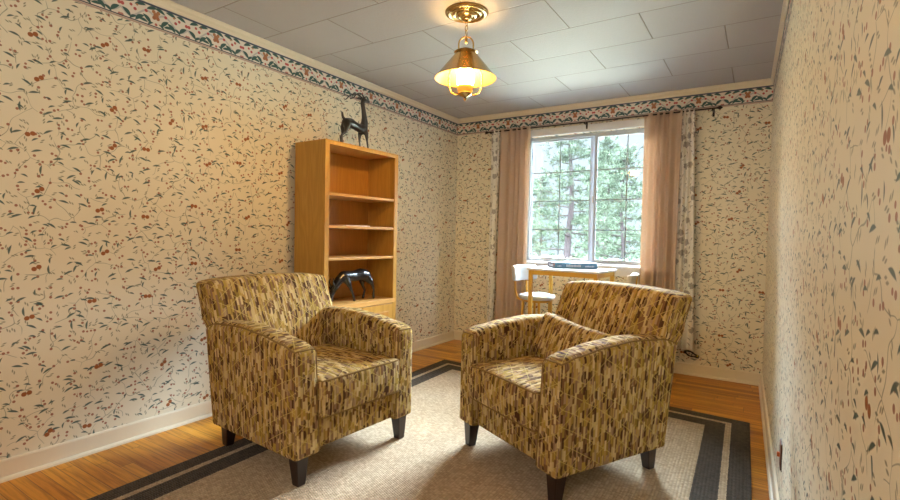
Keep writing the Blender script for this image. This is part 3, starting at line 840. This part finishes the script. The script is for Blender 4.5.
def curtain(name, label, cat, xt0, xt1, xb0, xb1, zb, folds, amp, mat, yoff, seed, group):
    rnd = random.Random(seed); bm = NB(); uvl = bm.loops.layers.uv.new('UVMap')
    nx, nz = folds * 12, 40
    ph_ = [rnd.uniform(-.5, .5) for _ in range(folds + 1)]; am = [rnd.uniform(.65, 1.1) for _ in range(folds + 1)]
    vs = {}
    wid = (xt1 - xt0) * 1.8
    for j in range(nz + 1):
        b = j / nz; z = lerp(RZ + .016, zb, b)
        for i in range(nx + 1):
            a = i / nx; x = lerp(lerp(xt0, xt1, a), lerp(xb0, xb1, a), b)
            k = min(folds, int(a * folds)); f = a * folds + (.22 * math.sin(2 * PI * a * 1.35 + seed) if folds > 3 else 0)
            sharp = math.sin(2 * PI * f + ph_[k] * .0)
            y = amp * am[int(round(f)) % (folds + 1)] * sharp * (.75 + .25 * b) * (1 if b > .03 else .8)
            xx = x + .010 * math.sin(2 * PI * f * .5 + seed + b * 1.2) * b
            vs[i, j] = (bm.verts.new((xx, RY + yoff + y, z)), (a * wid, z))
    for j in range(nz):
        for i in range(nx):
            q = [vs[i, j], vs[i, j + 1], vs[i + 1, j + 1], vs[i + 1, j]]
            f = bm.faces.new([c[0] for c in q]); f.smooth = True
            for l, c in zip(f.loops, q): l[uvl].uv = c[1]
    o = obj(name, bm, mat, None, True)
    tag(o, label, cat, group)
    md = o.modifiers.new('thick', 'SOLIDIFY'); md.thickness = .0015
    return o
GP, GF = 'peach curtains on the rod', 'patterned side curtains on the rod'
curtain('curtain', 'peach curtain hanging at the left side of the window', 'curtain', .556, .906, .541, .892, .06, 5, .032, 'peach_cloth', 0, 1, GP)
curtain('curtain', 'peach curtain hanging at the right side of the window', 'curtain', 1.970, 2.278, 1.972, 2.262, .06, 5, .032, 'peach_cloth', 0, 2.3, GP)
curtain('curtain', 'white floral curtain at the far left end of the rod', 'curtain', .470, .560, .466, .545, .20, 2, .022, 'floral_sheer', .0, 3, GF)
curtain('curtain', 'white floral curtain right of the peach curtain by the right wall', 'curtain', 2.270, 2.372, 2.255, 2.412, .23, 3, .022, 'floral_sheer', .0, 4.2, GF)

# ------------------------------------------------------------------ cord and wall plates
t = thing('coiled_cord', 'small black coiled cord with a plug low on the back wall', 'cord', (2.395, -.016, .185))
bm = NB(); pts = []
for k in range(60):
    a = k / 60 * 2 * PI * 2.0; rr = .9 + .12 * math.sin(k * .9)
    pts.append((.050 * math.cos(a) * rr, -.010 - .006 * math.sin(k * .4), .020 * math.sin(a) * rr - .25 * .05 * math.cos(a)))
tube(bm, pts, .0055, 6, closed=False); obj('cord_loop', bm, 'plastic_black', t, True)
bm = NB(); box(bm, .035, .062, -.014, .015, -.030, -.008, .004); obj('plug', bm, 'plastic_black', t)
bm = NB(); box(bm, .046, .058, -.018, -.0142, -.018, -.002, .001); obj('tag', bm, 'tag_yellow', t)
yy = -2.245
t = thing('wall_plate', 'small dark brown plate low on the right wall', 'wall plate', (rx(yy), yy, .285), math.atan2(1, WA) - PI / 2)
part('plate', 'plate_brown', t, (-.006, 0, -.035, .035, -.052, .052), bev=.002)
part('gasket', 'plate_dark', t, (-.002, 0, -.039, .039, -.056, .056), bev=0)
part('toggle', 'print_orange', t, (-.016, -.006, -.005, .005, -.008, .010), bev=.001)

# ------------------------------------------------------------------ outdoors
bm = NB(); n = 24
for i in range(n):
    for j in range(n):
        f = lambda a, b: (-22 + 40 * a / n, .6 + 40 * b / n, -1.0 + .05 * math.sin(a * 1.3) + .02 * b)
        bm.faces.new([bm.verts.new(f(i, j)), bm.verts.new(f(i + 1, j)), bm.verts.new(f(i + 1, j + 1)), bm.verts.new(f(i, j + 1))])
bmesh.ops.remove_doubles(bm, verts=bm.verts, dist=.001)
struct('lawn', bm, 'lawn', smooth=True)
def pine(seed, height, crown0, spread, trunk_r, dens=1.0):
    rnd = random.Random(seed); tb = NB(); nb = NB(); bb = NB()
    pts = [(math.sin(k * .7 + seed) * .06, math.cos(k * .9 + seed) * .06, height * k / 14) for k in range(15)]
    tube(tb, pts, trunk_r, 10, radii=[trunk_r * (1 - .9 * k / 14) for k in range(15)])
    nbr = int(34 * dens)
    for b in range(nbr):
        f = crown0 + (1 - crown0) * (b / nbr) ** .9
        z = height * f; L = spread * (1 - (f - crown0) / (1 - crown0) * .85) * rnd.uniform(.7, 1.15); a = b * 2.4 + rnd.uniform(-.3, .3)
        d = Vector((math.cos(a), math.sin(a), 0)); drop = rnd.uniform(-.25, .12)
        bp2 = [Vector((0, 0, z)) + d * L * s + Vector((0, 0, L * (drop * s + .12 * s * s))) for s in (0, .33, .66, 1)]
        tube(bb, bp2, .02, 5, radii=[.035, .025, .015, .006])
        for s in range(int(18 * dens + L * 9)):
            q = rnd.uniform(.25, 1.02); i = min(2, int(q * 3)); base = bp2[i].lerp(bp2[i + 1], min(1, q * 3 - i))
            base = base + Vector((rnd.gauss(0, .16), rnd.gauss(0, .16), rnd.gauss(.02, .10)))
            ax = (d + Vector((rnd.uniform(-1, 1), rnd.uniform(-1, 1), rnd.uniform(-.4, .9)))).normalized()
            for k in range(15):
                dr = (ax * .7 + Vector((rnd.gauss(0, .55), rnd.gauss(0, .55), rnd.gauss(0, .55)))).normalized()
                sd = dr.cross(Vector((rnd.gauss(0, 1), rnd.gauss(0, 1), rnd.gauss(0, 1)))).normalized() * .010
                p = base + ax * rnd.uniform(-.1, .1); e = p + dr * rnd.uniform(.12, .22)
                nb.faces.new([nb.verts.new(p - sd), nb.verts.new(p + sd), nb.verts.new(e)])
    def mesh(n, bm): me = bpy.data.meshes.new(n); bm.to_mesh(me); bm.free(); return me
    return mesh('trunk', tb), mesh('branches', bb), mesh('needles', nb)
kinds = [pine(3, 7.5, .12, 2.3, .17, 1.25), pine(8, 6.5, .10, 1.9, .12, 1.1), pine(14, 5.2, .06, 1.8, .10, 1.0)]
for (km, mt) in [(k[i], mt) for k in kinds for i, mt in enumerate(('bark', 'bark', 'needles'))]:
    km.materials.append(M[mt])
def tree(k, x, y, rz, s, label):
    t = thing('pine_tree', label, 'tree', (x, y, -1.0), rz, 'pine trees outside the window'); t.scale = (s, s, s)
    for nm, me in zip(('trunk', 'branches', 'foliage'), kinds[k]):
        o = bpy.data.objects.new(nm, me); C.objects.link(o); o.parent = t
tree(0, -3.45, 14.0, .4, 1.0, 'pine tree whose thick dark trunk shows through the left window sash')
far = 'pine tree in the pale green thicket beyond the window'
for k, x, y, rz, s in ((1, .55, 14.5, 1, .95), (2, -6.6, 15.5, 2, 1.05), (2, -.75, 11.0, 3.3, .95), (1, -3.6, 20.0, .2, 1.1), (2, -7.9, 22.0, 4.1, 1.1), (1, .2, 21.5, 5.0, 1.05), (2, 4.4, 15.0, 1.9, 1.1),
                       (0, -11.5, 25.0, 2.8, 1.0), (1, -6.0, 27.0, 3.0, 1.2), (0, -1.4, 26.0, 1.2, 1.0), (2, 3.6, 25.0, 2.2, 1.4), (1, -11.0, 18.0, 3.0, 1.0)):
    tree(k, x, y, rz, s, far)

# ------------------------------------------------------------------ light
w = bpy.data.worlds.new('World'); sc.world = w; w.use_nodes = True
bg = w.node_tree.nodes['Background']; wt = w.node_tree
# overcast sky: white at the horizon, much brighter overhead
tc_ = wt.nodes.new('ShaderNodeTexCoord'); sx_ = wt.nodes.new('ShaderNodeSeparateXYZ'); wt.links.new(tc_.outputs['Generated'], sx_.inputs[0])
mr = wt.nodes.new('ShaderNodeMapRange'); mr.interpolation_type = 'SMOOTHSTEP'; wt.links.new(sx_.outputs[2], mr.inputs[0])
for i_k, v_k in zip((1, 2, 3, 4), (.20, .50, SKY_LOW, SKY_HIGH)): mr.inputs[i_k].default_value = v_k
bg.inputs[0].default_value = (.75, .87, 1.0, 1); wt.links.new(mr.outputs[0], bg.inputs[1])
def light(name, typ, loc, energy, col, **kw):
    l = bpy.data.lights.new(name, typ); l.energy = energy; l.color = col
    for k, v in kw.items(): setattr(l, k, v)
    o = bpy.data.objects.new(name, l); C.objects.link(o); o.location = loc; return o
po = light('window_portal', 'AREA', ((WX0 + WX1) / 2, .125, (WZ0 + WZ1) / 2), 1, (1, 1, 1), shape='RECTANGLE', size=1.30, size_y=1.24)
po.data.cycles.is_portal = True; po.rotation_euler = (R(90), 0, R(180))

lp2 = light('rear_fill', 'POINT', (2.2, -5.7, 1.9), 36.0, (1.0, .92, .86), shadow_soft_size=.18)  # unseen fill light added behind the camera for soft overall brightness, no fixture

# ------------------------------------------------------------------ camera
F_, YAW, PIT, ROL, CX, CY, CZ = (490.384068, 0.56417, -0.028642, 0.020116, 2.867354, -4.642999, 1.148906)
cyw, syw = math.cos(YAW), math.sin(YAW)
Fw = Vector((-syw * math.cos(PIT), cyw * math.cos(PIT), math.sin(PIT)))
r0 = Vector((cyw, syw, 0)); u0 = r0.cross(Fw)
rr = r0 * math.cos(ROL) + u0 * math.sin(ROL); uu = rr.cross(Fw)
cam = bpy.data.cameras.new('camera'); cam.sensor_fit = 'HORIZONTAL'; cam.sensor_width = 36.0; cam.lens = F_ / 900 * 36.0; cam.clip_start = .02
co = bpy.data.objects.new('camera', cam); C.objects.link(co)
mw = Matrix.Identity(4)
for i in range(3): mw[i][0] = rr[i]; mw[i][1] = uu[i]; mw[i][2] = -Fw[i]; mw[i][3] = (CX, CY, CZ)[i]
co.matrix_world = mw; sc.camera = co
sc.view_settings.view_transform = 'Standard'; sc.view_settings.look = 'None'; sc.view_settings.gamma = 1.0; sc.view_settings.exposure = 0.78
sc.view_settings.use_curve_mapping = False
sc.cycles.use_denoising = True
sc.cycles.max_bounces = 10; sc.cycles.diffuse_bounces = 6; sc.cycles.transparent_max_bounces = 12; sc.cycles.sample_clamp_indirect = 8.0
